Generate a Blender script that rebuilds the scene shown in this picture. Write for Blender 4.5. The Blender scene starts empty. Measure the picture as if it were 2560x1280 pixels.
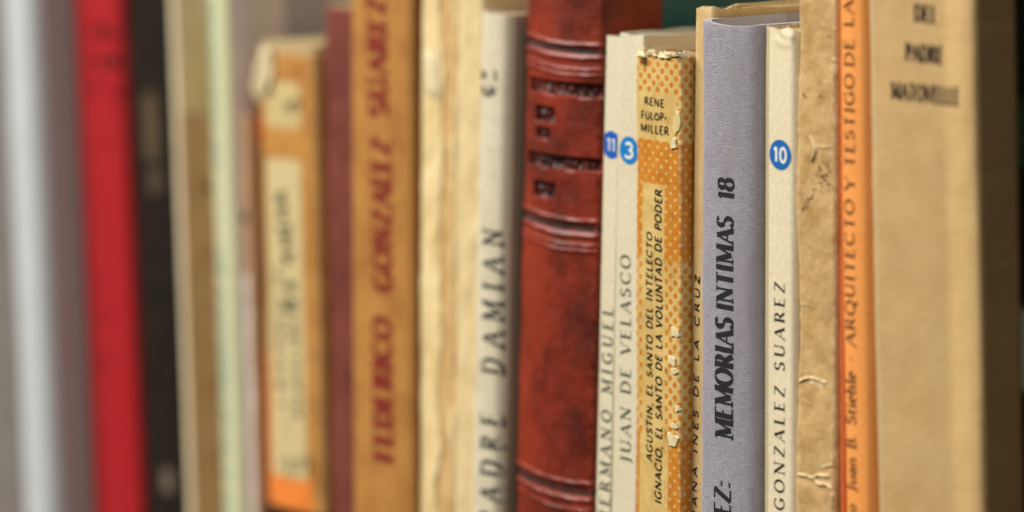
import bpy, math, random
import numpy as np
from mathutils import Vector

# ------------------------------------------------------------------ camera
scene = bpy.context.scene
F, YH = 8000.0, -600.0                    # focal length in photo pixels, horizon row (photo is a crop: lens shift)
A = math.radians(50)
ZF = 0.90                                 # metres to the books in focus
fwd = np.array([-math.sin(A), math.cos(A), 0.0])
rgt = np.array([math.cos(A), math.sin(A), 0.0])
CAM = -ZF * fwd - (1900 - 1280) / F * ZF * rgt
CAM[2] = 0.300
cd = bpy.data.cameras.new('camera')
cam = bpy.data.objects.new('camera', cd)
scene.collection.objects.link(cam)
cam.location = CAM
cam.rotation_euler = (math.radians(90), 0, A)
cd.sensor_width = 36
cd.lens = F / 2560 * 36
cd.shift_y = -(640 - YH) / 2560
cd.clip_start, cd.clip_end = 0.05, 50
cd.dof.use_dof = True
cd.dof.focus_distance = 0.927
cd.dof.aperture_fstop = 3.8
cd.dof.aperture_blades = 0
scene.camera = cam

# ------------------------------------------------------------------ light
world = bpy.data.worlds.new('World')
scene.world = world
world.use_nodes = True
wb = world.node_tree.nodes['Background']
wb.inputs[0].default_value = (1.0, 0.93, 0.82, 1)
wb.inputs[1].default_value = 0.03


def area(name, loc, target, sx, sy, power, col):
    l = bpy.data.lights.new(name, 'AREA')
    l.shape = 'RECTANGLE'
    l.size, l.size_y, l.energy, l.color = sx, sy, power, col
    o = bpy.data.objects.new(name, l)
    scene.collection.objects.link(o)
    o.location = loc
    o.rotation_euler = (Vector(target) - Vector(loc)).to_track_quat('-Z', 'Y').to_euler()
    return o


area('ceiling_lamp', (-1.15, -1.35, 1.75), (-0.12, 0, 0.12), 1.3, 0.5, 92, (1.0, 0.955, 0.875))
area('ceiling_lamp', (1.25, -1.0, 1.85), (-0.12, 0, 0.15), 1.3, 0.4, 18, (1.0, 0.97, 0.91))
scene.view_settings.view_transform = 'Standard'
scene.view_settings.look = 'None'
scene.view_settings.gamma = 1
scene.view_settings.use_curve_mapping = False
scene.view_settings.exposure = 0.07
scene.cycles.use_denoising = True
scene.cycles.max_bounces = 6

# ------------------------------------------------------------------ helpers
rng = random.Random(7)
COL = scene.collection


def lin(c):
    return tuple((v / 255 / 12.92) if v / 255 <= .04045 else ((v / 255 + .055) / 1.055) ** 2.4 for v in c)


def ray(px, py):
    d = fwd + rgt * ((px - 1280) / F)
    d = d.copy()
    d[2] = -(py - YH) / F
    return d


def hit(px, py, Y):
    d = ray(px, py)
    return CAM + d * ((Y - CAM[1]) / d[1])


def vnoise(x, y, seed=0):
    """smooth 2-D value noise in -1..1"""
    x = np.asarray(x, float); y = np.asarray(y, float)
    x, y = np.broadcast_arrays(x, y)
    xi = np.floor(x).astype(np.int64); yi = np.floor(y).astype(np.int64)
    fx = x - xi; fy = y - yi
    fx = fx * fx * (3 - 2 * fx); fy = fy * fy * (3 - 2 * fy)

    def h(a, b):
        n = (a * 374761393 + b * 668265263 + seed * 1442695041) & 0xffffffff
        n = ((n ^ (n >> 13)) * 1274126177) & 0xffffffff
        return ((n ^ (n >> 16)) & 0xffff) / 32767.5 - 1
    return (h(xi, yi) * (1 - fx) + h(xi + 1, yi) * fx) * (1 - fy) + (h(xi, yi + 1) * (1 - fx) + h(xi + 1, yi + 1) * fx) * fy


def fbm(x, y, seed=0, o=3):
    return sum(vnoise(x * 2 ** k, y * 2 ** k, seed + k * 17) * .5 ** k for k in range(o))


def smooth(a, b, x):
    t = np.clip((x - a) / (b - a), 0, 1)
    return t * t * (3 - 2 * t)


# ------------------------------------------------------------------ materials
class NT:
    def __init__(s, name):
        s.m = bpy.data.materials.new(name)
        s.m.use_nodes = True
        s.t = s.m.node_tree
        s.p = s.t.nodes['Principled BSDF']
        s.uv = s.n('ShaderNodeUVMap').outputs[0]
        s.sx = s.n('ShaderNodeSeparateXYZ')
        s.l(s.uv, s.sx.inputs[0])
        s.u, s.v = s.sx.outputs[0], s.sx.outputs[1]

    def n(s, k):
        return s.t.nodes.new(k)

    def l(s, a, b):
        s.t.links.new(a, b)

    def put(s, sock, v):
        if isinstance(v, (int, float)):
            sock.default_value = v
        elif isinstance(v, tuple):
            sock.default_value = v if len(v) == 4 else (*v, 1)
        else:
            s.l(v, sock)

    def math(s, op, a, b=0.0, c=None, clamp=False):
        n = s.n('ShaderNodeMath'); n.operation = op; n.use_clamp = clamp
        s.put(n.inputs[0], a); s.put(n.inputs[1], b)
        if c is not None:
            s.put(n.inputs[2], c)
        return n.outputs[0]

    def mix(s, f, a, b, mode='MIX'):
        n = s.n('ShaderNodeMix'); n.data_type = 'RGBA'; n.blend_type = mode
        s.put(n.inputs[0], f); s.put(n.inputs[6], a); s.put(n.inputs[7], b)
        return n.outputs[2]

    def step(s, x, a, b):
        n = s.n('ShaderNodeMapRange'); n.interpolation_type = 'SMOOTHSTEP'
        s.put(n.inputs[0], x); s.put(n.inputs[1], a); s.put(n.inputs[2], b)
        return n.outputs[0]

    def noise(s, su, sv, detail=3, rough=.55, off=0.0):
        """noise over uv (millimetres): su, sv cycles per mm"""
        mp = s.n('ShaderNodeMapping')
        s.l(s.uv, mp.inputs[0])
        mp.inputs[3].default_value = (su, sv, 1)
        mp.inputs[1].default_value = (off, off * 1.7, 0)
        n = s.n('ShaderNodeTexNoise')
        n.inputs['Scale'].default_value = 1
        n.inputs['Detail'].default_value = detail
        n.inputs['Roughness'].default_value = rough
        s.l(mp.outputs[0], n.inputs['Vector'])
        return n.outputs['Fac']

    def rect(s, u0, u1, v0, v1, soft=.25, wob=0.0, off=0.0):
        u, v = s.u, s.v
        if wob:
            k = s.math('MULTIPLY', s.math('SUBTRACT', s.noise(.35, .35, 3, .6, off + 3), .5), wob)
            k2 = s.math('MULTIPLY', s.math('SUBTRACT', s.noise(.35, .35, 3, .6, off + 9), .5), wob)
            u = s.math('ADD', u, k); v = s.math('ADD', v, k2)
        a = s.math('MULTIPLY', s.step(u, u0 - soft, u0 + soft), s.step(u, u1 + soft, u1 - soft))
        b = s.math('MULTIPLY', s.step(v, v0 - soft, v0 + soft), s.step(v, v1 + soft, v1 - soft))
        return s.math('MULTIPLY', a, b)

    def wear(s):
        n = s.n('ShaderNodeAttribute'); n.attribute_name = 'wear'
        return n.outputs['Fac']

    def bump(s, h, dist=.0002, strength=1.0):
        b = s.n('ShaderNodeBump')
        b.inputs['Distance'].default_value = dist
        b.inputs['Strength'].default_value = strength
        s.put(b.inputs['Height'], h)
        s.l(b.outputs[0], s.p.inputs['Normal'])

    def done(s, col, rough=.6, spec=.4):
        s.put(s.p.inputs['Base Color'], col)
        s.put(s.p.inputs['Roughness'], rough)
        s.p.inputs['Specular IOR Level'].default_value = spec
        return s.m


def paper(name, c, amount=.25, fibre=.3, scale=.05, dark=None, stain=.35, wearcol=None, rough=.62, spec=.3, streak=None, bump=.00012,
          zones=(), side=None, off=0.0, grain=.15):
    """aged paper or cloth cover. zones: (colour, u0, u1, v0, v1, softness, wobble) in mm on the spine; side: colour past a given |u|"""
    t = NT(name)
    c = lin(c)
    d = lin(dark) if dark else tuple(x * y for x, y in zip(c, (.70, .60, .45)))
    col = t.mix(t.math('MULTIPLY', t.step(t.noise(scale, scale, 5, .62, off), .38, .72), amount * 2), c, d)
    for i, z in enumerate(zones):
        col = t.mix(t.rect(*z[1:5], z[5] if len(z) > 5 else .25, z[6] if len(z) > 6 else 0, off + i), col, lin(z[0]))
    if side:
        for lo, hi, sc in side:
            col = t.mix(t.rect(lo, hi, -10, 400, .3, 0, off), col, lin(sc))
    if streak:
        col = t.mix(t.math('MULTIPLY', t.step(t.noise(streak[0], streak[1], 3, .6, off + 4), .45, .75), streak[2]), col, d)
    # foxing and grime with a shape of its own
    sp = t.step(t.noise(.22, .18, 6, .7, off + 20), .60, .78)
    col = t.mix(t.math('MULTIPLY', sp, stain), col, tuple(x * y for x, y in zip(c, (.5, .40, .28))))
    fn = t.noise(2.4, 1.1, 2, .6, off + 31)
    col = t.mix(t.math('MULTIPLY', t.math('SUBTRACT', fn, .5), fibre), col, (0.02, .015, .01), 'MIX')
    gn = t.n('ShaderNodeMapRange')
    t.l(t.noise(.9, .6, 5, .7, off + 70), gn.inputs[0])
    gn.inputs[1].default_value, gn.inputs[2].default_value = .3, .7
    gn.inputs[3].default_value, gn.inputs[4].default_value = 1 - grain, 1 + grain * .5
    col = t.mix(1.0, col, gn.outputs[0], 'MULTIPLY')
    w = t.math('MULTIPLY', t.wear(), t.step(t.noise(.9, .35, 4, .65, off + 40), .36, .62), None, True)
    col = t.mix(w, col, lin(wearcol) if wearcol else tuple(min(.82, x * 1.25 + .06) for x in c))
    t.bump(t.math('ADD', t.noise(.6, .5, 5, .65, off + 50), t.math('MULTIPLY', fn, .3)), bump)
    return t.done(col, t.math('MULTIPLY_ADD', t.noise(.15, .15, 3, .5, off + 60), .25, rough - .12), spec)


def flat(name, c, rough=.6, spec=.3, amount=.25):
    t = NT(name)
    c = lin(c)
    col = t.mix(t.math('MULTIPLY', t.step(t.noise(1.2, 1.2, 4, .7), .45, .75), amount), c, tuple(min(.8, x * 1.8 + .03) for x in c))
    return t.done(col, rough, spec)


def pages(name, c, off=0.0):
    """stacked leaf edges: fine lines across the thickness"""
    t = NT(name)
    c = lin(c)
    col = t.mix(t.step(t.noise(7, .05, 2, .6, off), .35, .7), c, tuple(x * y for x, y in zip(c, (.62, .52, .40))))
    col = t.mix(t.math('MULTIPLY', t.step(t.noise(.35, .12, 5, .7, off + 5), .52, .75), .6), col, tuple(x * y for x, y in zip(c, (.5, .38, .24))))
    t.bump(t.noise(7, .05, 2, .6, off), .0003)
    return t.done(col, .8, .2)


# ------------------------------------------------------------------ mesh helpers
def mesh_obj(name, verts, faces, mat, parent=None, uv=None, wear=None, smooth_=True, angle=40):
    me = bpy.data.meshes.new(name)
    me.from_pydata([tuple(map(float, v)) for v in verts], [], [tuple(map(int, f)) for f in faces])
    if uv is not None:
        ul = me.uv_layers.new(name='UVMap')
        li = np.empty(len(me.loops), np.int32)
        me.loops.foreach_get('vertex_index', li)
        ul.data.foreach_set('uv', np.asarray(uv, np.float32)[li].ravel())
    if wear is not None:
        at = me.attributes.new('wear', 'FLOAT', 'POINT')
        at.data.foreach_set('value', np.asarray(wear, np.float32).ravel())
    me.materials.append(mat)
    if smooth_:
        me.shade_smooth()
        me.set_sharp_from_angle(angle=math.radians(angle))
    o = bpy.data.objects.new(name, me)
    COL.objects.link(o)
    if parent:
        o.parent = parent
    return o


GROUP = 'old books standing in a row on the shelf'


class Book:
    """one book: an Empty at its base; local x across the spine, y into the shelf, z up. Sizes come from the photo's edges
    projected onto the spine's own plane."""

    def __init__(s, name, label, pl, pr, dx, Y, top, depth=.13, bulge=0.0, r=.0008, t=.0006, kind='paper', right_x=None, group=GROUP):
        s.disp = None
        edge_y, Y = Y, Y - .6 * (bulge + .7 * r)          # Y names the plane of the spine's edges; the rounded front stands proud of it
        s.Y, s.bulge, s.r, s.t, s.kind, s.D = Y, bulge, r, t, kind, depth
        L = hit(pl, 640, edge_y); R = hit(pr, 640, edge_y)
        xl, xr = L[0], (R[0] if right_x is None else right_x)
        mid = (pl + pr) / 2
        T = hit(mid - dx / 2, 0, Y); Bt = hit(mid + dx / 2, 1280, Y)
        s.lean = math.atan2(T[0] - Bt[0], T[2] - Bt[2])
        ca, sa = math.cos(s.lean), math.sin(s.lean)
        s.w = (xr - xl) * ca
        zm = (L[2] + R[2]) / 2
        xm = (xl + xr) / 2
        s.lift = s.w / 2 * abs(sa)
        s.x0 = xm - (zm - s.lift) * math.tan(s.lean)
        s.h = (hit(mid, top, Y)[2] - s.lift) / ca
        o = bpy.data.objects.new(name, None)
        COL.objects.link(o)
        o.empty_display_size = .02
        o.location = (s.x0, Y, s.lift)
        o.rotation_euler = (0, s.lean, 0)
        o['label'] = label; o['category'] = 'book'
        if group:
            o['group'] = group
        s.o = o

    def loc(s, px, py, yo=None):
        p = hit(px, py, s.Y + (s.bulge * .3 if yo is None else yo))
        dx, dz = p[0] - s.x0, p[2] - s.lift
        ca, sa = math.cos(s.lean), math.sin(s.lean)
        return dx * ca - dz * sa, dx * sa + dz * ca

    def mm(s, px, py):
        x, z = s.loc(px, py)
        return x * 1000, z * 1000

    def front(s, x):
        x = np.asarray(x, float)
        hw = s.w / 2
        y = s.bulge * np.clip(np.abs(x) / hw, 0, 1) ** 2
        e = np.clip(np.abs(x) - (hw - s.r), 0, s.r)
        return y + s.r - np.sqrt(np.maximum(s.r ** 2 - e ** 2, 0))

    def contour(s, nu, yback, inset=0.0):
        hw = s.w / 2
        a = np.linspace(0, math.pi / 2, 7)[1:]
        flat_x = np.linspace(-(hw - s.r), hw - s.r, nu)
        cl = -(hw - s.r) - s.r * np.sin(a)[::-1]
        cr = (hw - s.r) + s.r * np.sin(a)
        xs = np.concatenate([cl, flat_x, cr])
        ys = s.front(xs)
        y0 = s.bulge + s.r
        side = np.array([.002, .004, .007, .011, .016, .024, .04, .07])
        side = side[side < yback - y0 - .004]
        yl = np.concatenate([[yback], (y0 + side)[::-1]])
        P = np.concatenate([np.stack([np.full(len(yl), -hw), yl], 1), np.stack([xs, ys], 1), np.stack([np.full(len(yl), hw), yl[::-1]], 1)])
        seg = np.hypot(*np.diff(P, axis=0).T)
        sarc = np.concatenate([[0], np.cumsum(seg)])
        sarc -= np.interp(0, P[:, 0][len(yl):len(yl) + len(xs)], sarc[len(yl):len(yl) + len(xs)])
        tan = np.gradient(P, axis=0)
        tan /= np.linalg.norm(tan, axis=1)[:, None]
        nrm = np.stack([tan[:, 1], -tan[:, 0]], 1)      # outward
        return P, sarc, nrm

    def cover(s, mat, nu=24, nz=150, disp=None, topf=None, wearf=None, name='cover', edge=.35):
        s.disp = disp
        P, sarc, N = s.contour(nu, s.D)
        n = len(P)
        zz = np.linspace(0, s.h, nz + 1)
        S, Zg = np.meshgrid(sarc, zz)
        X = np.repeat(P[None, :, 0], nz + 1, 0); Yv = np.repeat(P[None, :, 1], nz + 1, 0)
        if topf is not None:
            Zg = Zg - topf(S) * smooth(s.h - .012, s.h, Zg)
        Z0 = Zg.copy()
        d = vnoise(S * 90, Zg * 25, 3) * .00012
        if disp is not None:
            d = d + disp(X, Z0, S)
        lim = np.where(np.abs(X) > s.w / 2 - 1e-5, .5, 1.0)           # side faces stay inside the row
        d = np.where((np.abs(X) > s.w / 2 - .0006), np.minimum(d, 0), d) * lim
        X = X + N[None, :, 0] * d; Yv = Yv + N[None, :, 1] * d
        outer = np.stack([X, Yv, Z0], -1)
        inner = np.stack([np.repeat((P[:, 0] - N[:, 0] * s.t)[None], 2, 0), np.repeat((P[:, 1] - N[:, 1] * s.t)[None], 2, 0),
                          np.stack([np.zeros(n), Z0[-1]])], -1)
        verts = np.concatenate([outer.reshape(-1, 3), inner.reshape(-1, 3)])
        fs = []
        for j in range(nz):
            a = j * n
            for i in range(n - 1):
                fs.append((a + i, a + i + 1, a + n + i + 1, a + n + i))
        o0 = (nz + 1) * n
        tp = nz * n
        for i in range(n - 1):
            fs.append((tp + i, tp + i + 1, o0 + n + i + 1, o0 + n + i))
            fs.append((o0 + i, o0 + n + i, o0 + n + i + 1, o0 + i + 1))
            fs.append((i, o0 + i, o0 + i + 1, i + 1))
        for i in (0, n - 1):
            col = [j * n + i for j in range(nz + 1)] + [o0 + n + i, o0 + i]
            fs.append(tuple(col if i == 0 else col[::-1]))
        uvo = np.stack([S * 1000, Z0 * 1000], -1).reshape(-1, 2)
        uvi = np.stack([np.stack([sarc, sarc]) * 1000, inner[..., 2] * 1000], -1).reshape(-1, 2)
        # worn along the spine's edges and head
        hw = s.w / 2
        dist = np.abs(np.abs(S) - (hw - .2 * s.r))
        we = edge * np.exp(-(dist / .0009) ** 2) + edge * np.exp(-((s.h - Z0) / .0014) ** 2)
        if wearf is not None:
            we = we + wearf(outer[..., 0], Z0, S)
        we = np.clip(we, 0, 1).reshape(-1)
        return mesh_obj(name, verts, fs, mat, s.o, np.concatenate([uvo, uvi]), np.concatenate([we, np.full(2 * n, .8)]), angle=50)

    def block(s, mat, drop=.0005, yb=None, gap=0.0, nu=10, ragged=0.0):
        """page block inside the cover"""
        P, sarc, N = s.contour(nu, (s.D - .003) if yb is None else yb)
        Q = P - N * (s.t + .00008)
        Q[:, 1] = np.maximum(Q[:, 1], gap)
        n = len(Q)
        rows = [np.full(n, .0006), s.h - drop - ragged * (1 + vnoise(sarc * 400, sarc * 0, 5))]
        verts = np.concatenate([np.column_stack([Q, z]) for z in rows])
        fs = [(i, i + 1, n + i + 1, n + i) for i in range(n - 1)] + [(n - 1, 0, n, 2 * n - 1)]
        fs += [tuple(range(n, 2 * n)), tuple(range(n))[::-1]]
        uv = np.column_stack([verts[:, 0] * 1000, verts[:, 1] * 1000 + verts[:, 2] * 400])
        return mesh_obj('page_block', verts, fs, mat, s.o, uv, np.zeros(len(verts)), angle=30)

    # --- thin printed or stuck-on shapes that follow the spine
    def on(s, x, z, off):
        x = np.clip(np.asarray(x, float), -s.w / 2 + 1e-5, s.w / 2 - 1e-5)
        z = np.asarray(z, float)
        d = vnoise(x * 90, z * 25, 3) * .00012
        if s.disp is not None:
            d = d + s.disp(x, z, x)
        return np.stack([x, s.front(x) - off - d, z], -1)

    def decal(s, name, polys, mat, off=.00008, parent=None):
        """polys: list of (k,2) local x,z outlines (quads); each a few microns above the last so none share a plane"""
        vs, fs, k = [], [], 0
        for i, q in enumerate(polys):
            q = np.asarray(q, float)
            vs.append(s.on(q[:, 0], q[:, 1], off + (i % 60) * 4e-7))
            fs.append(tuple(range(k, k + len(q))))
            k += len(q)
        V = np.concatenate(vs)
        return mesh_obj(name, V, fs, mat, parent or s.o, np.column_stack([V[:, 0], V[:, 2]]) * 1000, np.zeros(len(V)), smooth_=False)


# ------------------------------------------------------------------ lettering: a small stroke alphabet
def Ln(x0, y0, x1, y1, c='k'):
    return ([(x0, y0), (x1, y1)], c)


def Cv(cx, cy, rx, ry, a0, a1, n=None, c='d'):
    n = n or max(4, int(abs(a1 - a0) / 22))
    return ([(cx + rx * math.cos(math.radians(a0 + (a1 - a0) * i / n)), cy + ry * math.sin(math.radians(a0 + (a1 - a0) * i / n))) for i in range(n + 1)], c)


GL = {
    'A': (.80, [Ln(.05, 0, .40, 1, 't'), Ln(.40, 1, .75, 0), Ln(.18, .34, .62, .34, 't')], [(.05, 0), (.75, 0)]),
    'B': (.66, [Ln(.14, 0, .14, 1), Ln(.14, 1, .34, 1, 't'), Cv(.34, .76, .20, .24, 90, -90), Ln(.14, .52, .36, .52, 't'), Cv(.35, .26, .25, .26, 90, -90), Ln(.14, 0, .36, 0, 't')], [(.10, 0), (.10, 1)]),
    'C': (.78, [Cv(.44, .5, .38, .5, 42, 318)], []),
    'D': (.82, [Ln(.14, 0, .14, 1), Ln(.14, 1, .34, 1, 't'), Cv(.34, .5, .42, .5, 90, -90), Ln(.14, 0, .34, 0, 't')], [(.10, 0), (.10, 1)]),
    'E': (.62, [Ln(.14, 0, .14, 1), Ln(.14, 1, .56, 1, 't'), Ln(.14, .52, .46, .52, 't'), Ln(.14, 0, .58, 0, 't')], [(.10, 0), (.10, 1)]),
    'F': (.58, [Ln(.14, 0, .14, 1), Ln(.14, 1, .55, 1, 't'), Ln(.14, .50, .44, .50, 't')], [(.14, 0), (.10, 1)]),
    'G': (.82, [Cv(.44, .5, .38, .5, 42, 330), Ln(.72, 0.08, .72, .42), Ln(.50, .42, .76, .42, 't')], []),
    'H': (.84, [Ln(.14, 0, .14, 1), Ln(.70, 0, .70, 1), Ln(.14, .52, .70, .52, 't')], [(.14, 0), (.14, 1), (.70, 0), (.70, 1)]),
    'I': (.32, [Ln(.16, 0, .16, 1)], [(.16, 0), (.16, 1)]),
    'J': (.42, [Ln(.27, .08, .27, 1), Cv(.09, .08, .18, .24, 0, -100)], [(.27, 1)]),
    'L': (.58, [Ln(.14, 0, .14, 1), Ln(.14, 0, .54, 0, 't')], [(.10, 0), (.14, 1)]),
    'M': (1.0, [Ln(.12, 0, .12, 1, 't'), Ln(.14, 1, .50, .08), Ln(.50, .08, .86, 1, 't'), Ln(.88, 1, .88, 0)], [(.12, 0), (.88, 0), (.10, 1), (.90, 1)]),
    'N': (.86, [Ln(.13, 0, .13, 1, 't'), Ln(.13, 1, .73, 0), Ln(.73, 0, .73, 1, 't')], [(.13, 0), (.73, 1), (.08, 1)]),
    'O': (.88, [Cv(.44, .5, .38, .5, 0, 360)], []),
    'P': (.62, [Ln(.14, 0, .14, 1), Ln(.14, 1, .34, 1, 't'), Cv(.34, .72, .22, .28, 90, -90), Ln(.14, .44, .34, .44, 't')], [(.14, 0), (.10, 1)]),
    'Q': (.90, [Cv(.44, .5, .38, .5, 0, 360), Ln(.48, .10, .84, -.22)], []),
    'R': (.72, [Ln(.14, 0, .14, 1), Ln(.14, 1, .34, 1, 't'), Cv(.34, .74, .20, .26, 90, -90), Ln(.14, .48, .34, .48, 't'), Ln(.34, .48, .68, 0)], [(.14, 0), (.10, 1)]),
    'S': (.60, [Cv(.30, .76, .21, .24, 28, 275, c='d'), Cv(.29, .26, .23, .26, 95, -155, c='d')], []),
    'T': (.72, [Ln(.36, 0, .36, 1), Ln(.04, 1, .68, 1, 't')], [(.36, 0)]),
    'U': (.82, [Ln(.13, 1, .13, .32), Cv(.41, .32, .28, .32, 180, 360), Ln(.69, .32, .69, 1, 't')], [(.13, 1), (.69, 1)]),
    'V': (.76, [Ln(.04, 1, .38, 0), Ln(.38, 0, .72, 1, 't')], [(.04, 1), (.72, 1)]),
    'Y': (.72, [Ln(.04, 1, .36, .46), Ln(.68, 1, .36, .46, 't'), Ln(.36, 0, .36, .46)], [(.04, 1), (.68, 1), (.36, 0)]),
    'Z': (.68, [Ln(.08, 1, .62, 1, 't'), Ln(.62, 1, .06, 0), Ln(.06, 0, .64, 0, 't')], []),
    '0': (.62, [Cv(.31, .5, .24, .5, 0, 360)], []),
    '1': (.40, [Ln(.24, 0, .24, 1), Ln(.24, 1, .06, .80, 't')], [(.24, 0)]),
    '3': (.60, [Cv(.28, .75, .21, .25, 150, -80), Cv(.28, .27, .25, .27, 85, -150)], []),
    '8': (.60, [Cv(.30, .75, .20, .25, 0, 360), Cv(.30, .26, .24, .26, 0, 360)], []),
    'u': (.56, [Ln(.10, .62, .10, .18), Cv(.27, .18, .17, .18, 180, 330), Ln(.46, 0, .46, .62)], [(.08, .62)]),
    'a': (.48, [Cv(.22, .45, .18, .17, 150, 0), Ln(.40, .45, .40, 0), Cv(.22, .18, .16, .18, 40, 330)], []),
    'n': (.58, [Ln(.12, 0, .12, .62), Cv(.29, .42, .17, .20, 160, 0), Ln(.46, .42, .46, 0)], [(.12, 0), (.46, 0)]),
    't': (.38, [Ln(.16, .84, .16, .14), Cv(.28, .14, .12, .14, 180, 300), Ln(.04, .62, .34, .62, 't')], []),
    'i': (.28, [Ln(.14, 0, .14, .62), Ln(.14, .84, .14, .94)], [(.14, 0)]),
    'e': (.50, [Cv(.26, .31, .20, .31, 0, 300), Ln(.06, .33, .46, .33, 't')], []),
    'h': (.58, [Ln(.12, 0, .12, 1.06), Cv(.29, .42, .17, .20, 160, 0), Ln(.46, .42, .46, 0)], [(.12, 0), (.46, 0)]),
    'l': (.28, [Ln(.14, 0, .14, 1.06)], [(.14, 0)]),
    'o': (.56, [Cv(.27, .31, .22, .31, 0, 360)], []),
    '.': (.26, [Ln(.13, .0, .13, .10)], []), ',': (.26, [Ln(.15, .08, .08, -.14)], []),
    ':': (.28, [Ln(.14, 0, .14, .10), Ln(.14, .5, .14, .60)], []),
    '-': (.42, [Ln(.06, .36, .36, .36)], []), '·': (.40, [Ln(.20, .44, .20, .54)], []), ' ': (.38, [], []),
}
GL['Ü'] = (GL['U'][0], [(([(x, y * .78) for x, y in p]), c) for p, c in GL['U'][1]] + [Ln(.25, .93, .25, 1.02), Ln(.57, .93, .57, 1.02)], [])
GL['Ö'] = (GL['O'][0], [(([(x, y * .78) for x, y in p]), c) for p, c in GL['O'][1]] + [Ln(.28, .93, .28, 1.02), Ln(.60, .93, .60, 1.02)], [])


def strokes(text, p0, d, up, length, cap, thick, thin, serif, gap, slant=0.0):
    """centre lines with widths in the plane (metres): [(points, widths)]"""
    tot = sum(GL[c][0] for c in text) + gap * (len(text) - 1)
    sx = length / tot
    out = []
    pen = 0.0
    th = thin

    def P(x, y):
        yy = th / 2 + y * (1 - th)
        return p0 + d * ((pen + x) * sx + slant * yy * cap) + up * (yy * cap)
    for c in text:
        w, st, se = GL[c]
        for pts, cl in st:
            Q = np.array([P(*q) for q in pts])
            if cl == 'd':
                tg = np.gradient(Q, axis=0)
                tg /= np.linalg.norm(tg, axis=1)[:, None] + 1e-12
                wd = (thin + (thick - thin) * np.abs(tg @ up) ** 1.3) * cap
            else:
                wd = np.full(len(Q), (thick if cl == 'k' else thin) * cap)
            out.append((Q, wd))
        if serif:
            for (x, y) in se:
                hw = serif * cap
                c0 = P(x, y)
                out.append((np.array([c0 - d * hw, c0 + d * hw]), np.full(2, thin * cap * .9)))
        pen += w + gap
    return out


def stroke_polys(st, maxlen=.0012):
    polys = []
    for Q, W in st:
        q2, w2 = [Q[0]], [W[0]]
        for i in range(1, len(Q)):
            k = max(1, int(np.linalg.norm(Q[i] - Q[i - 1]) / maxlen))
            for j in range(1, k + 1):
                q2.append(Q[i - 1] + (Q[i] - Q[i - 1]) * j / k); w2.append(W[i - 1] + (W[i] - W[i - 1]) * j / k)
        q2 = np.array(q2); w2 = np.array(w2)
        tg = np.gradient(q2, axis=0)
        tg /= np.linalg.norm(tg, axis=1)[:, None] + 1e-12
        nn = np.stack([-tg[:, 1], tg[:, 0]], 1)
        a = q2 + nn * w2[:, None] / 2; b = q2 - nn * w2[:, None] / 2
        for i in range(len(q2) - 1):
            polys.append([a[i], a[i + 1], b[i + 1], b[i]])
    return polys


def line_geo(bk, p0, p1, cap_px, along='v'):
    """two photo pixels of a baseline -> start, direction, up, length, cap height on the spine"""
    a = np.array(bk.loc(*p0)); b = np.array(bk.loc(*p1))
    L = np.linalg.norm(b - a)
    d = (b - a) / L
    up = np.array([-d[1], d[0]])
    m = ((p0[0] + p1[0]) / 2, (p0[1] + p1[1]) / 2)
    q = (m[0] - cap_px, m[1]) if along == 'v' else (m[0], m[1] - cap_px)
    cap = abs((np.array(bk.loc(*q)) - np.array(bk.loc(*m))) @ up)
    return a, d, up, L, cap


def write(bk, text, p0, p1, cap_px, mat, thick=.16, thin=.07, serif=.13, gap=.14, slant=0.0, along='v', off=.00008, clipx=None, name='lettering'):
    a, d, up, L, cap = line_geo(bk, p0, p1, cap_px, along)
    pl = stroke_polys(strokes(text, a, d, up, L, cap, thick, thin, serif, gap, slant))
    return bk.decal(name, pl, mat, off)


def scrawl(bk, p0, p1, cap_px, mat, n, along='v', seed=1, weight=.16, off=.00010):
    """print too blurred in the photo to read: uneven strokes, no letters"""
    r = random.Random(seed)
    a, d, up, L, cap = line_geo(bk, p0, p1, cap_px, along)
    st = []
    for i in range(n):
        x = (i + .5 + r.uniform(-.2, .2)) / n * L
        if r.random() < .14:
            continue
        y0, y1 = r.uniform(0, .3), r.uniform(.6, 1.0)
        k = r.uniform(-.3, .3) * L / n
        st.append((np.array([a + d * x + up * y0 * cap, a + d * (x + k) + up * y1 * cap]), np.full(2, weight * cap * r.uniform(.6, 1.2))))
        if r.random() < .7:
            y = r.choice([.05, .5, .95])
            st.append((np.array([a + d * (x - .35 * L / n) + up * y * cap, a + d * (x + .35 * L / n) + up * y * cap]), np.full(2, weight * cap * .7)))
    return bk.decal('lettering', stroke_polys(st), mat, off)


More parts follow.
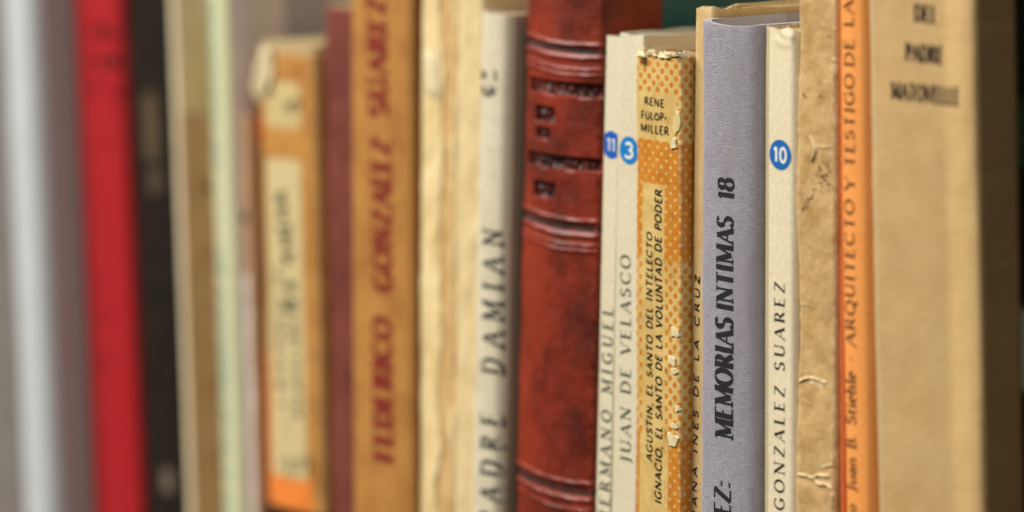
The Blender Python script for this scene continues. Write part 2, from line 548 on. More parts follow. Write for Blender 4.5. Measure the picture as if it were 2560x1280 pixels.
def sticker(bk, px, py, dia, text, blue, white, clip=None, num=(.5, .30), wt=.17):
    """round adhesive number dot following the spine"""
    cx, cz = bk.loc(px, py)
    R = dia / 2
    vs, fs = [], []
    n, rings = 40, 4
    vs.append((cx, cz))
    for k in range(1, rings + 1):
        for i in range(n):
            a = 2 * math.pi * i / n
            vs.append((cx + R * k / rings * math.cos(a), cz + R * k / rings * math.sin(a)))
    for i in range(n):
        fs.append((0, 1 + i, 1 + (i + 1) % n))
        for k in range(rings - 1):
            b = 1 + k * n
            fs.append((b + i, b + n + i, b + n + (i + 1) % n, b + (i + 1) % n))
    V = np.array(vs)
    V[:, 0] = np.clip(V[:, 0], -bk.w / 2 + .0004, bk.w / 2 - .0004)
    P3 = bk.on(V[:, 0], V[:, 1], .00010)
    o = mesh_obj('number_sticker', P3, fs, blue, bk.o, V * 1000, np.zeros(len(V)), smooth_=True)
    cap = dia * num[0]; L = dia * num[1] * len(text)
    a = np.array([cx - L / 2, cz - cap / 2])
    pl = stroke_polys(strokes(text, a, np.array([1., 0]), np.array([0, 1.]), L, cap, wt, wt, 0, .10))
    # thin pale ring near the rim
    ring = [(cx + R * .93 * math.cos(t), cz + R * .93 * math.sin(t)) for t in np.linspace(0, 2 * math.pi, 41)]
    pl = [p for p in pl if clip is None or max(q[0] for q in p) < bk.w / 2 - .0002]
    bk.decal('numeral', pl, white, .00016, o)
    return o


def patch(bk, px, py, wpx, hpx, mat, seed, off=.0003, name='torn_paper', dome=.00015):
    """irregular scrap of bared or lifted paper with a little thickness"""
    r = random.Random(seed)
    x0, z0 = bk.loc(px - wpx / 2, py); x1, _ = bk.loc(px + wpx / 2, py)
    _, za = bk.loc(px, py + hpx / 2); _, zb = bk.loc(px, py - hpx / 2)
    cx, cz, rx, rz = (x0 + x1) / 2, (za + zb) / 2, abs(x1 - x0) / 2, abs(zb - za) / 2
    n = 13
    rad = [r.uniform(.55, 1.2) for _ in range(n)]
    vs, fs, offs = [(cx, cz)], [], [dome]
    for k, f in ((1, .55), (2, .88), (3, 1.0)):
        for i in range(n):
            a = 2 * math.pi * i / n
            sq = 1 / max(abs(math.cos(a)), abs(math.sin(a))) ** .6
            vs.append((cx + rx * f * rad[i] * sq * math.cos(a), cz + rz * f * rad[i] * sq * math.sin(a)))
            offs.append((dome * r.uniform(.5, 1.3) if k < 3 else 0) if k < 3 else -.0002)
    for i in range(n):
        fs.append((0, 1 + i, 1 + (i + 1) % n))
        for k in range(2):
            b = 1 + k * n
            fs.append((b + i, b + n + i, b + n + (i + 1) % n, b + (i + 1) % n))
    V = np.array(vs)
    P3 = bk.on(V[:, 0], V[:, 1], off + np.array(offs))
    return mesh_obj(name, P3, fs, mat, bk.o, V * 1000, np.full(len(V), .5), angle=35)


def ridge(zc, wid, amp):
    return lambda z: amp * np.exp(-((z - zc) / wid) ** 2)


def crease_field(lines, width, X, Z):
    """distance-based bump along polylines (local metres)"""
    out = np.zeros_like(X)
    for pts, amp in lines:
        best = np.full_like(X, 1.0)
        for (ax, az), (bx, bz) in zip(pts[:-1], pts[1:]):
            vx, vz = bx - ax, bz - az
            t = np.clip(((X - ax) * vx + (Z - az) * vz) / (vx * vx + vz * vz + 1e-12), 0, 1)
            best = np.minimum(best, np.hypot(X - ax - t * vx, Z - az - t * vz))
        out = np.maximum(out, amp * np.exp(-(best / width) ** 2))
    return out


# ------------------------------------------------------------------ shelf
def box(name, x0, x1, y0, y1, z0, z1, mat, kind='structure'):
    v = [(x, y, z) for x in (x0, x1) for y in (y0, y1) for z in (z0, z1)]
    f = [(0, 1, 3, 2), (4, 6, 7, 5), (0, 4, 5, 1), (2, 3, 7, 6), (0, 2, 6, 4), (1, 5, 7, 3)]
    o = mesh_obj(name, v, f, mat, None, [(p[0] * 1000, p[1] * 1000 + p[2] * 700) for p in v], np.zeros(8), smooth_=False)
    bv = o.modifiers.new('edge', 'BEVEL'); bv.width = .0015; bv.segments = 2
    o['kind'] = kind
    return o


wood = paper('shelf_wood', (74, 52, 36), .5, .3, .02, streak=(.01, .3, .7), rough=.5)
box('shelf', -1.0, .42, -.03, .215, -.022, -.0004, wood)
box('back_light_block', -1.0, .42, .20, .212, 0.0005, .46, wood)  # unseen panel added behind the row to block light and keep gaps dark

# ------------------------------------------------------------------ shared materials
white_num = flat('numeral_white', (232, 230, 222), .5, .3, .1)
ink_black = flat('ink_black', (14, 13, 14), .55, .3, .06)
pg = [pages('page_edges_cream', (206, 186, 142), 0), pages('page_edges_tan', (186, 150, 96), 3), pages('page_edges_pale', (220, 212, 188), 7)]

# ------------------------------------------------------------------ the books, in shelf order from the far end
# (far end, strongly out of focus)
b = Book('book', 'grey brown cloth book at the far end beside the silver book', -170, 34, 52, .006, -120, bulge=.002, t=.002, right_x=hit(38, 640, .004)[0] - .0004)
b.cover(paper('cloth_greybrown', (126, 120, 116), .2), edge=.1); b.block(pg[0], .003)

x2 = hit(209, 640, .016)[0]
b = Book('book', 'silver grey book beside the bright red one', 38, 120, 54, .0, -130, bulge=.0016, r=.0052, t=.002, right_x=x2 - .0004)
b.cover(paper('cover_silver', (202, 208, 212), .06, .1, stain=.05, rough=.45, spec=.5, streak=(.35, .01, .2), dark=(150, 152, 152),
              side=[(b.w * 500 + 3.2, 300, (176, 176, 172)), (-300, -b.w * 500 - 1.2, (176, 176, 172))]), edge=.2)
b.block(pg[2], .003)

x3 = hit(342, 640, .0180)[0]
b = Book('book', 'bright red book with three faded dark title lines', 209, 330, 52, .016, -90, bulge=.0012, r=.0025, t=.0018, right_x=x3 - .0004)
red_m = paper('cover_red', (172, 30, 36), .10, .12, stain=.12, dark=(150, 24, 30), rough=.45, spec=.4, wearcol=(190, 60, 60))
b.cover(red_m, edge=.15); b.block(pg[0], .003)
dk = flat('ink_dark_red', (44, 10, 12), .5)
for i, (y, c) in enumerate(((92, 26), (162, 26), (236, 32))):
    scrawl(b, (226 + i * 2, y), (312 + i * 2, y + 6), c, dk, 5, 'h', 20 + i, .8)
scrawl(b, (236, 716), (300, 724), 22, dk, 3, 'h', 31, .25)
scrawl(b, (246, 800), (292, 806), 20, dk, 3, 'h', 33, .3)
scrawl(b, (250, 925), (318, 932), 26, dk, 4, 'h', 35, .3)

x4 = hit(448, 640, .016)[0]
b = Book('book', 'black book with dull brown marbled patches beside the red one', 342, 436, 48, .0180, -110, bulge=.0012, r=.001, t=.0015, right_x=x4 - .0004)
b.cover(paper('cover_black', (34, 27, 20), .5, .1, .09, dark=(20, 16, 12), stain=0, rough=.5,
              zones=[((96, 80, 58), -5, 3, b.mm(380, 400)[1], b.mm(380, 235)[1], 3, 9), ((84, 70, 52), -4, 4, b.mm(390, 480)[1], b.mm(390, 420)[1], 2, 8),
                     ((120, 104, 92), -2, 4, b.mm(400, 1225)[1], b.mm(400, 1170)[1], 2, 4)]), edge=.1)
b.block(pg[1], .002)

x5 = hit(463, 640, .016)[0]
b = Book('pamphlet', 'thin tall cream pamphlet between the black book and a short tan book', 448, 462, 46, .016, -80, r=.0006, t=.0004, right_x=x5 - .0003)
b.cover(paper('cover_cream_thin', (232, 214, 178), .15, off=2), edge=.2); b.block(pg[0], .0004)

x6 = hit(540, 640, .008)[0]
b = Book('book', 'short tan paperback with dark smudges beside the cream pamphlet', 463, 526, 44, .016, 290, r=.0008, right_x=x6 - .0004)
b.cover(paper('cover_tan', (138, 108, 66), .4, .25, .08, streak=(.5, .02, .5), stain=.5, off=5,
              zones=[((52, 40, 26), -1.5, 3.5, b.mm(480, 480)[1], b.mm(480, 455)[1], 1, 4)]), edge=.4)
b.block(pg[0], .0006)

x7 = hit(607, 640, .0105)[0]
b = Book('book', 'thin pale green book with teal print and a lilac white cover edge', 540, 596, 40, .008, -120, r=.0012, t=.0012, right_x=x7 - .0003)
b.cover(paper('cover_pale_green', (204, 202, 158), .12, .12, stain=.1, dark=(176, 178, 128), rough=.5, off=7,
              zones=[((204, 208, 178), -1.5, 1.5, 0, 400, 1.2)],
              side=[(b.w * 500 + .5, b.w * 500 + 6.5, (238, 230, 230)), (b.w * 500 + 6.5, b.w * 500 + 24, (226, 216, 200)), (b.w * 500 + 24, 400, (176, 174, 168))]), edge=.2)
b.block(pg[2], .003)
teal = flat('ink_teal', (122, 160, 142), .5)
scrawl(b, (549, 420), (532, 0), 28, teal, 22, 'v', 41, .28)
scrawl(b, (577, 1270), (563, 600), 26, teal, 34, 'v', 43, .2)

x8 = hit(660, 640, .0135)[0]
b = Book('book', 'short pinkish tan paperback with ragged white wear beside the green one', 607, 640, 36, .0105, 292, r=.0008, right_x=x8 - .0022)
b.cover(paper('cover_pink_tan', (178, 140, 104), .25, .2, stain=.4, off=11,
              zones=[((226, 216, 206), -9, 0.5, 0, b.mm(620, 690)[1], .6, 5), ((196, 168, 140), -9, -2, 0, 300, .8, 1), ((60, 44, 30), -2, 1, b.mm(615, 555)[1], b.mm(615, 530)[1], .8, 2)]), edge=.5,
        disp=lambda X, Z, S: vnoise(S * 300, Z * 120, 8) * .0003)
b.block(pg[1], .0008)

x9 = hit(820, 640, .0165)[0]
b = Book('book', 'worn orange yellow paperback with a cream label panel and curled torn head', 660, 802, 26, .0135, 128, bulge=.0010, r=.0024, right_x=x9 - .0004)
m8 = paper('cover_orange_yellow', (194, 140, 68), .40, .2, .06, dark=(158, 100, 42), stain=.3, off=13, wearcol=(232, 214, 170),
           zones=[((238, 140, 64), -30, -b.w * 500 + 4.5, 0, b.mm(670, 880)[1], .8, 2), ((238, 136, 58), -30, b.w * 500 - 6, 0, b.mm(700, 1190)[1], 1.0, 3),
                  ((226, 108, 56), -30, -b.w * 500 + 3.2, b.mm(660, 360)[1], b.mm(660, 285)[1], 1.0, 2),
                  ((208, 190, 140), -b.w * 500 + 4.0, b.w * 500 - 8, b.mm(720, 1190)[1], b.mm(720, 400)[1], .8, 2),
                  ((206, 184, 130), -b.w * 500 + 4.5, b.w * 500 - 8, b.mm(720, 320)[1], b.mm(720, 205)[1], 1.2, 4),
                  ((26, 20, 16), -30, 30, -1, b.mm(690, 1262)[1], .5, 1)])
b.cover(m8, topf=lambda S: .0014 * (1 + vnoise(S * 260, S * 0, 4)), edge=.6, nz=60, disp=lambda X, Z, S: fbm(X * 140, Z * 60, 2) * .0003)
b.block(pg[0], -.0030, ragged=.0008)
gi = flat('ink_faded_green', (66, 64, 44), .6)
scrawl(b, (702, 276), (752, 284), 30, gi, 5, 'h', 52, .4)
scrawl(b, (748, 790), (722, 470), 38, gi, 15, 'v', 53, .24)
scrawl(b, (716, 1040), (706, 660), 22, gi, 20, 'v', 54, .22)
scrawl(b, (758, 1045), (738, 700), 20, gi, 20, 'v', 55, .3)
scrawl(b, (700, 1170), (780, 1190), 40, gi, 5, 'h', 57, .2)
# curled flap of torn paper at the head
fx0, fz0 = b.loc(652, 116); fx1, fz1 = b.loc(690, 258)
V, Fc = [], []
nu_, nv_ = 9, 9
for sgn in (0, 1):
    for j in range(nv_):
        for i in range(nu_):
            u, v = i / (nu_ - 1), j / (nv_ - 1)
            x = fx0 + .0002 + (fx1 - fx0) * u * (1 - .25 * v) - .0042 * math.sin(v * 2.0 + .3 * u) * (1 - u) ** .7 + .0007 * math.sin(7 * v + 4 * u)
            z = fz0 + (fz1 - fz0) * v * (1 - .25 * u) + .0009 * math.sin(11 * u + 3) * v + .0006 * math.sin(23 * u)
            y = float(b.front(np.array([min(max(x, -b.w / 2 + 1e-4), b.w / 2)]))[0]) - .0005 - .0016 * math.sin(v * 2.6) ** 1 * (1 - .55 * u) + .0008 * math.sin(6 * v + 5 * u) - sgn * .0003
            V.append((x, y, z))
k = nu_ * nv_
for j in range(nv_ - 1):
    for i in range(nu_ - 1):
        a = j * nu_ + i
        Fc += [(a, a + 1, a + nu_ + 1, a + nu_), (k + a, k + a + nu_, k + a + nu_ + 1, k + a + 1)]
rim = [j for j in range(nu_)] + [j * nu_ + nu_ - 1 for j in range(1, nv_)] + [(nv_ - 1) * nu_ + i for i in range(nu_ - 2, -1, -1)] + [j * nu_ for j in range(nv_ - 2, 0, -1)]
for i in range(len(rim)):
    p, q = rim[i], rim[(i + 1) % len(rim)]
    Fc.append((p, k + p, k + q, q))
torn_cream = paper('torn_paper_cream', (224, 204, 164), .25, .2, .2, stain=.2)
mesh_obj('paper_flap', V, Fc, torn_cream, b.o, [(p[0] * 1000, p[2] * 1000) for p in V], np.full(len(V), .3))

x10 = hit(881, 640, .008)[0]
b = Book('book', 'slim plum maroon book with a scuffed spine beside the amber book', 820, 874, 20, .0165, 18, bulge=.0012, r=.0012, t=.0014, right_x=x10 - .0004)
b.cover(paper('cover_plum', (124, 66, 56), .34, .2, .06, dark=(94, 46, 40), stain=.2, off=17, wearcol=(176, 112, 104), rough=.5), edge=.5,
        disp=lambda X, Z, S: fbm(X * 120, Z * 70, 12) * .0004)
b.block(pg[0], -.0004)

x11 = hit(1051, 640, .0103)[0]
b = Book('book', 'wide amber book with faded red brown vertical lettering', 881, 1036, 6, .008, -100, bulge=.0010, r=.0024, t=.0012, right_x=x11 - .0003)
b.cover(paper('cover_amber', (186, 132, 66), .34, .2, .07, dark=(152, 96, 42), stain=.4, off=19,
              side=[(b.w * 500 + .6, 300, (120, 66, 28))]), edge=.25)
b.block(pg[0], .002)
rb = flat('ink_red_brown', (126, 42, 30), .6, .3, .3)
write(b, 'FEDERICO', (986, 1158), (982, 800), 52, rb, .25, .13, .14, .12)
write(b, 'GONZALEZ', (984, 730), (980, 350), 52, rb, .25, .13, .14, .12)
write(b, 'SUAREZ', (974, 292), (968, -8), 52, rb, .25, .13, .14, .12)

# (middle)
x12 = hit(1141, 640, .0103)[0]
b = Book('book', 'cream book with its spine paper torn and peeling beside the amber one', 1051, 1140, -8, .0103, -110, bulge=.0006, r=.001, right_x=x12 - .0003)


cx11 = b.mm(1113, 640)[0] / 1000


def torn_mask(X, Z):
    """strip where the outer paper has come away: wandering edges"""
    wv = .0016 * fbm(Z * 45, Z * 0 + 2, 31, 4)
    wd = .0030 + .0012 * fbm(Z * 60, Z * 0 + 9, 35, 4)
    return smooth(wd + .0003, wd - .0003, np.abs(X - cx11 - wv))


def torn_disp(X, Z, S):
    return -.0009 * torn_mask(X, Z) + fbm(X * 300, Z * 130, 33) * .00025


t = NT('cover_torn_cream')
col = t.mix(t.step(t.noise(.08, .05, 5, .6, 23), .35, .7), lin((232, 210, 158)), lin((218, 190, 134)))
col = t.mix(t.wear(), col, t.mix(t.step(t.noise(.5, .08, 4, .65, 27), .4, .65), lin((212, 172, 114)), lin((178, 132, 78))))
col = t.mix(t.math('MULTIPLY', t.step(t.noise(.22, .18, 6, .7, 29), .60, .76), .4), col, lin((150, 112, 66)))
t.bump(t.noise(.6, .3, 5, .65, 50), .0003)
b.cover(t.done(col, .7, .3), nu=50, nz=200, disp=torn_disp, wearf=lambda X, Z, S: torn_mask(X, Z), edge=.0)
b.block(pg[0], .001)
patch(b, 1080, 185, 42, 150, torn_cream, 61, .0003, 'peeling_paper', .0003)

x13 = hit(1192, 640, .008)[0]
b = Book('book', 'narrow cream book with nicked edges beside the white lettered one', 1141, 1191, -8, .0103, -100, bulge=.0003, r=.0009, right_x=x13 - .0003)
b.cover(paper('cover_cream_narrow', (228, 206, 156), .2, .2, .08, stain=.35, off=29, streak=(.4, .02, .4), wearcol=(240, 228, 196)), nu=26, nz=120, edge=.6,
        disp=lambda X, Z, S: fbm(X * 260, Z * 120, 41) * .0003)
b.block(pg[0], .001)

x14 = hit(1299, 640, .0125)[0]
b = Book('book', 'off white book with widely spaced grey capitals beside red leather', 1192, 1273, -26, .008, 34, bulge=.0012, r=.0034, t=.0008, right_x=x14 - .0004)
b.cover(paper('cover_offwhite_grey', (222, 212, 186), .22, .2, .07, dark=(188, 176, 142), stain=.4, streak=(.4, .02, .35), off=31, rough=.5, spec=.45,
              side=[(b.w * 500 + 1.5, 300, (150, 138, 118))]), edge=.3)  # shade on the right cover painted in as a darker side colour
b.block(pg[0], .0008)
gr = flat('ink_grey_soft', (58, 60, 58), .6)
write(b, 'PADRE', (1246, 1318), (1249, 1040), 46, gr, .15, .09, .12, .60)
write(b, 'DAMIAN', (1250, 940), (1253, 578), 44, gr, .15, .09, .12, .60)
scrawl(b, (1196, 196), (1252, 200), 24, gr, 7, 'h', 71, .4)
scrawl(b, (1194, 240), (1252, 246), 26, gr, 6, 'h', 72, .5)

# red leather
x15 = hit(1504, 640, .0125)[0]
b = Book('book', 'red brown leather bound volume with raised bands, debossed title and teal boards', 1299, 1499, -28, .0105, -110, bulge=.0035, r=.0015, t=.003, right_x=x15 - .0005)
zc = lambda py: b.loc(1405, py)[1]
# band lines by photo row at the spine's middle
feat = [(104, .0005, .0005), (137, .0005, .0005), (166, .0005, .00045), (180, .0005, .00045), (543, .0005, .0005), (580, .0005, .0005), (604, .0005, .0004), (618, .0005, .0004),
        (1198, .0005, .0005), (1240, .0005, .0005), (1266, .0005, .0004)]
bands = [(120, .0012), (562, .0012), (1219, .0014)]
lead = []
for txt, p0, p1, cp in (('LA SEGORRA', (1318, 226), (1492, 248), 30), ('DIA', (1340, 300), (1392, 307), 34), ('DE', (1342, 343), (1380, 348), 22),
                        ('LA DERROTA DN', (1312, 408), (1492, 434), 28), ('DUA', (1334, 488), (1392, 496), 34)):
    a_, d_, u_, L_, c_ = line_geo(b, p0, p1, cp, 'h')
    lead += strokes(txt, a_, d_, u_, L_, c_, .24, .2, .12, .10)


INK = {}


def leather(X, Z, S):
    d = np.zeros_like(X)
    # tooled lines sag a little across the round spine
    Zs = Z + .0004 * np.sin(X * 160 + 1)
    for py, wd, am in feat:
        d += am * np.exp(-((Zs - zc(py)) / wd) ** 2)
    for py, wd in bands:
        d -= .0003 * np.exp(-((Zs - zc(py)) / wd) ** 4)
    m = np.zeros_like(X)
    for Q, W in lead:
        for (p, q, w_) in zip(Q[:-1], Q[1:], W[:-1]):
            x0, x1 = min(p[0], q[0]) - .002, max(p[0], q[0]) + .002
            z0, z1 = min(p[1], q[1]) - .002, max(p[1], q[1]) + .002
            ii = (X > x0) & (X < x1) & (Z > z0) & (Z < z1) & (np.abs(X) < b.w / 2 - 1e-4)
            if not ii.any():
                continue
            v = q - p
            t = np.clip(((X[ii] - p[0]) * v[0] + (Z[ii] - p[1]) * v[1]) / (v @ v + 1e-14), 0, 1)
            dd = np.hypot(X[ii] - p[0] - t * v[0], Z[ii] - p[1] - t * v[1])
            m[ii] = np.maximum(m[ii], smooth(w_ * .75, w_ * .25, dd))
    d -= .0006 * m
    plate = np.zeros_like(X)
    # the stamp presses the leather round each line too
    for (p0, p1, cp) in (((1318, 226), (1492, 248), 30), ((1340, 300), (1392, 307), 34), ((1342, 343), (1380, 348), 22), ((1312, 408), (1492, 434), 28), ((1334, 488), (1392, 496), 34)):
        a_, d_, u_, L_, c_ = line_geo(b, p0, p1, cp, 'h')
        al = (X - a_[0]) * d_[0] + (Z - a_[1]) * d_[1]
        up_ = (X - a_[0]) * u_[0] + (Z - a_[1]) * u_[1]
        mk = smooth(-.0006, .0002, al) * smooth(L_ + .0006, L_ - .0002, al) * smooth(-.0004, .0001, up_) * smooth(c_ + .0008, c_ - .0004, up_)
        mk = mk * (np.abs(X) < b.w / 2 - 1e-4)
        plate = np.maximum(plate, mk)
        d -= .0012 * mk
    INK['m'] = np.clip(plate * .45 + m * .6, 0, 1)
    return d + fbm(X * 160, Z * 160, 55, 3) * .00012 + fbm(X * 60, Z * 30, 57, 2) * .00025


t = NT('leather_red')
c1, c2, c3 = lin((142, 47, 24)), lin((86, 26, 13)), lin((178, 74, 42))
col = t.mix(t.step(t.noise(.045, .03, 5, .62, 2), .36, .68), c1, c2)
col = t.mix(t.math('MULTIPLY', t.step(t.noise(.12, .08, 5, .66, 8), .54, .76), .45), col, lin((88, 28, 15)))
col = t.mix(t.math('MULTIPLY', t.step(t.noise(.35, .3, 4, .6, 12), .58, .75), .35), col, c3)
hw_ = b.w * 500
for py, _ in bands:
    zmm = zc(py) * 1000
    bandm = t.rect(-hw_ - 40, hw_ + 40, zmm - 1.1, zmm + 1.1, .35)
    col = t.mix(t.math('MULTIPLY', bandm, t.step(t.noise(.25, .8, 3, .6, 15), .25, .5)), col, lin((60, 42, 38)))
# quarter of leather on the boards, teal cloth beyond
col = t.mix(t.step(t.u, hw_ + 24.3, hw_ + 24.7), col, t.mix(t.noise(.5, .5, 4), lin((20, 74, 74)), lin((38, 98, 94))))
col = t.mix(t.math('MULTIPLY', t.wear(), t.step(t.noise(.5, .3, 4, .65, 40), .42, .62)), col, lin((204, 92, 60)))
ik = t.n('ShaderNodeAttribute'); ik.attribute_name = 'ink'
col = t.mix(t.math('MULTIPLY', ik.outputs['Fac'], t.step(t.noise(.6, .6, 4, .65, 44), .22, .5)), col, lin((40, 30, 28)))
t.bump(t.math('ADD', t.noise(1.4, 1.4, 4, .6, 22), t.math('MULTIPLY', t.noise(.3, .3, 4, .6, 26), 1.5)), .00018)
leather_m = t.done(col, t.math('MULTIPLY_ADD', t.noise(.2, .2, 3, .6, 33), .3, .30), .5)
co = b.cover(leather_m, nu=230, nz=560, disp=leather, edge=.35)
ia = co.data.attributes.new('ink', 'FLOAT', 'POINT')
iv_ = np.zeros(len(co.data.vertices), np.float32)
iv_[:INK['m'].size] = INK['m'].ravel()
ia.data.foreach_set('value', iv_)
b.block(pg[1], .004)
red_book = b

# white numbered pair
x16 = hit(1541, 640, .0125)[0]
blue_d = flat('sticker_blue_deep', (26, 92, 184), .4, .4, .08)
blue_m = flat('sticker_blue', (24, 124, 196), .4, .4, .08)
blue_b = flat('sticker_blue_mid', (28, 104, 176), .4, .4, .08)
gtx = flat('ink_grey_green', (80, 86, 74), .6, .3, .3)
b = Book('book', 'slim ivory paperback with a deep blue 11 sticker against red leather', 1504, 1540, -30, .0125, 90, r=.0003, t=.0004, right_x=x16 - .0002)
iv = paper('cover_ivory', (226, 216, 186), .08, .1, .04, dark=(206, 190, 148), stain=.12, off=37, rough=.42, spec=.5)
b.cover(iv, edge=.25, nz=200); b.block(pg[2], .0004)
write(b, 'HERMANO MIGUEL', (1523, 1310), (1533, 772), 26, gtx, .17, .07, .12, .45)
sticker(b, 1529, 362, .0084, '11', blue_d, white_num, num=(.52, .225), wt=.14)

x17 = hit(1590, 640, .0095)[0]
b = Book('book', 'slim ivory paperback with a light blue 3 sticker beside the orange dotted book', 1541, 1592, -22, .0125, 82, r=.0006, t=.0004, right_x=x17 - .0012)
b.cover(paper('cover_ivory_warm', (224, 214, 186), .08, .1, .04, dark=(204, 188, 146), stain=.12, off=43, rough=.42, spec=.5), edge=.25, nz=200,
        topf=lambda S: .0004 * (1 + vnoise(S * 300, S * 0, 9)))
b.block(pg[2], .0006, ragged=.0003)
write(b, 'JUAN DE VELASCO', (1577, 1160), (1577, 640), 26, gtx, .17, .06, .12, .26)
sticker(b, 1573, 376, .0084, '3', blue_m, white_num, num=(.62, .50))

# dotted book
x18 = hit(1732, 640, .0135)[0]
b = Book('book', 'paperback with orange halftone dots, torn white head and bold black title', 1590, 1711, -4, .0095, 124, bulge=.0005, r=.0010, t=.0005, right_x=x18 - .0002)
dot_book = b
t = NT('cover_halftone_dots')
crm, orn = lin((218, 188, 120)), lin((202, 130, 38))
crm2 = t.mix(t.step(t.noise(.08, .08, 4, .6, 3), .35, .7), crm, lin((204, 170, 98)))
pit = 3.75
V_ = lambda py: b.mm(1650, py)[1]
H_ = b.h * 1000
da = t.math('PINGPONG', t.u, pit / 2); db = t.math('PINGPONG', t.v, pit / 2)
ea = t.math('SUBTRACT', pit / 2, da); eb = t.math('SUBTRACT', pit / 2, db)
hyp = lambda p, q: t.math('SQRT', t.math('ADD', t.math('MULTIPLY', p, p), t.math('MULTIPLY', q, q)))
wob = t.math('MULTIPLY', t.math('SUBTRACT', t.noise(1.2, 1.2, 2, .5, 14), .5), .35)
d_on = t.math('ADD', t.math('MINIMUM', hyp(da, db), hyp(ea, eb)), wob)
d_off = t.math('ADD', t.math('MINIMUM', hyp(ea, db), hyp(da, eb)), wob)
dot_on = t.step(d_on, .98, .80)
dot_off = t.step(d_off, .42, .60)
vv = t.math('ADD', t.v, t.math('MULTIPLY', t.math('SUBTRACT', t.noise(.5, .5, 2, .5, 18), .5), 2.0))
solid = t.math('MAXIMUM', t.step(vv, V_(1075), V_(1095)), t.math('MULTIPLY', t.step(vv, V_(660), V_(640)), t.step(vv, V_(350), V_(356))))
dots = t.math('ADD', t.math('MULTIPLY', solid, dot_off), t.math('MULTIPLY', t.math('SUBTRACT', 1.0, solid), dot_on))
hw_ = b.w * 500
uL = lambda px, py: b.mm(px, py)[0]
lab = t.rect(-hw_ - .5, uL(1690, 300), V_(352), V_(232), .3, .6)
lab2 = t.rect(uL(1604, 800), uL(1662, 800), -5, V_(462), .2, .4)
lab3 = t.rect(uL(1597, 1100), uL(1670, 1100), -5, V_(1100), .3, .4)
dots = t.math('MULTIPLY', dots, t.math('SUBTRACT', 1.0, t.math('MAXIMUM', lab, t.math('MAXIMUM', lab2, lab3)), None, True))
orn2 = t.mix(t.step(t.noise(.3, .3, 4, .6, 5), .4, .7), orn, lin((196, 116, 24)))
col = t.mix(dots, crm2, orn2)
col = t.mix(t.math('MULTIPLY', t.step(t.noise(.25, .12, 5, .68, 9), .50, .74), .6), col, lin((150, 100, 40)))
headw = t.step(t.math('ADD', t.v, t.math('MULTIPLY', t.noise(.5, .15, 4, .6, 11), 4.2)), H_ + .2, H_ + 1.0)
col = t.mix(headw, col, lin((238, 228, 204)))
col = t.mix(t.math('MULTIPLY', t.wear(), t.step(t.noise(.8, .3, 4, .65, 40), .46, .60)), col, lin((236, 222, 188)))
t.bump(t.noise(.6, .5, 5, .65, 50), .0002)
b.cover(t.done(col, t.math('MULTIPLY_ADD', t.noise(.2, .2, 3), .3, .36), .45), nu=60, nz=260, edge=.35,
        topf=lambda S: .0012 * (1 + vnoise(S * 330, S * 0, 6)) + .0005 * vnoise(S * 1500, S * 0, 8),
        disp=lambda X, Z, S: fbm(X * 120, Z * 50, 61) * .00025 + .0006 * fbm(X * 400, Z * 500, 63) * smooth(b.h - .004, b.h, Z))
b.block(pg[1], .0025)
S_ = dict(thick=.19, thin=.155, serif=0, slant=0)
write(b, 'RENE', (1612, 262), (1661, 270), 22, ink_black, gap=.16, along='h', **S_)
write(b, 'FÜLÖP-', (1604, 297), (1668, 304), 22, ink_black, gap=.12, along='h', **S_)
write(b, 'MILLER', (1602, 329), (1673, 340), 23, ink_black, gap=.12, along='h', **S_)
S_['slant'] = .14
write(b, 'AGUSTIN, EL SANTO DEL INTELECTO', (1631, 1156), (1633, 583), 17, ink_black, gap=.14, **S_)
write(b, 'IGNACIO, EL SANTO DE LA VOLUNTAD DE PODER', (1655, 1262), (1657, 476), 18, ink_black, gap=.14, **S_)
torn_white = paper('torn_paper_white', (226, 206, 162), .3, .3, .5, stain=.3)
tape = paper('tape_residue', (222, 196, 134), .2, .1, .3, stain=.2, rough=.3, spec=.6)
patch(b, 1692, 305, 20, 66, tape, 81, dome=.0001)
for i, (px, py, w_, h_) in enumerate(((1686, 360, 15, 34), (1690, 832, 26, 26), (1682, 902, 20, 24), (1686, 928, 18, 20), (1694, 1022, 16, 18), (1684, 1066, 22, 16), (1682, 1102, 28, 40))):
    patch(b, px, py, w_, h_, torn_white, 90 + i)
for i, (px, py, w_, h_) in enumerate(((1604, 134, 26, 26), (1632, 132, 26, 16), (1660, 138, 30, 18), (1690, 136, 30, 14))):
    patch(b, px, py, w_, h_, torn_white, 120 + i, dome=.0004)
patch(b, 1612, 150, 12, 18, flat('hole_brown', (110, 70, 30)), 130, .0008, 'torn_hole', .0001)

# ines
x19 = hit(1751, 640, .0090)[0]
b = Book('book', 'tall cream brown paperback with foxed page tops behind the lavender book', 1732, 1760, -16, .0135, 12, r=.0012, t=.0006, right_x=x19 - .0003, depth=.14)
b.cover(paper('cover_cream_brown', (214, 182, 126), .24, .2, .06, dark=(180, 138, 78), stain=.3, off=47, wearcol=(238, 216, 166)), edge=.7, nz=200,
        topf=lambda S: .0010 * (1 + vnoise(S * 260, S * 0, 14)))
b.block(pg[0], .0012, ragged=.0006)
write(b, 'JUANA INES DE LA CRUZ', (1742, 1330), (1751, 690), 14, ink_black, .22, .19, 0, .30, .16)

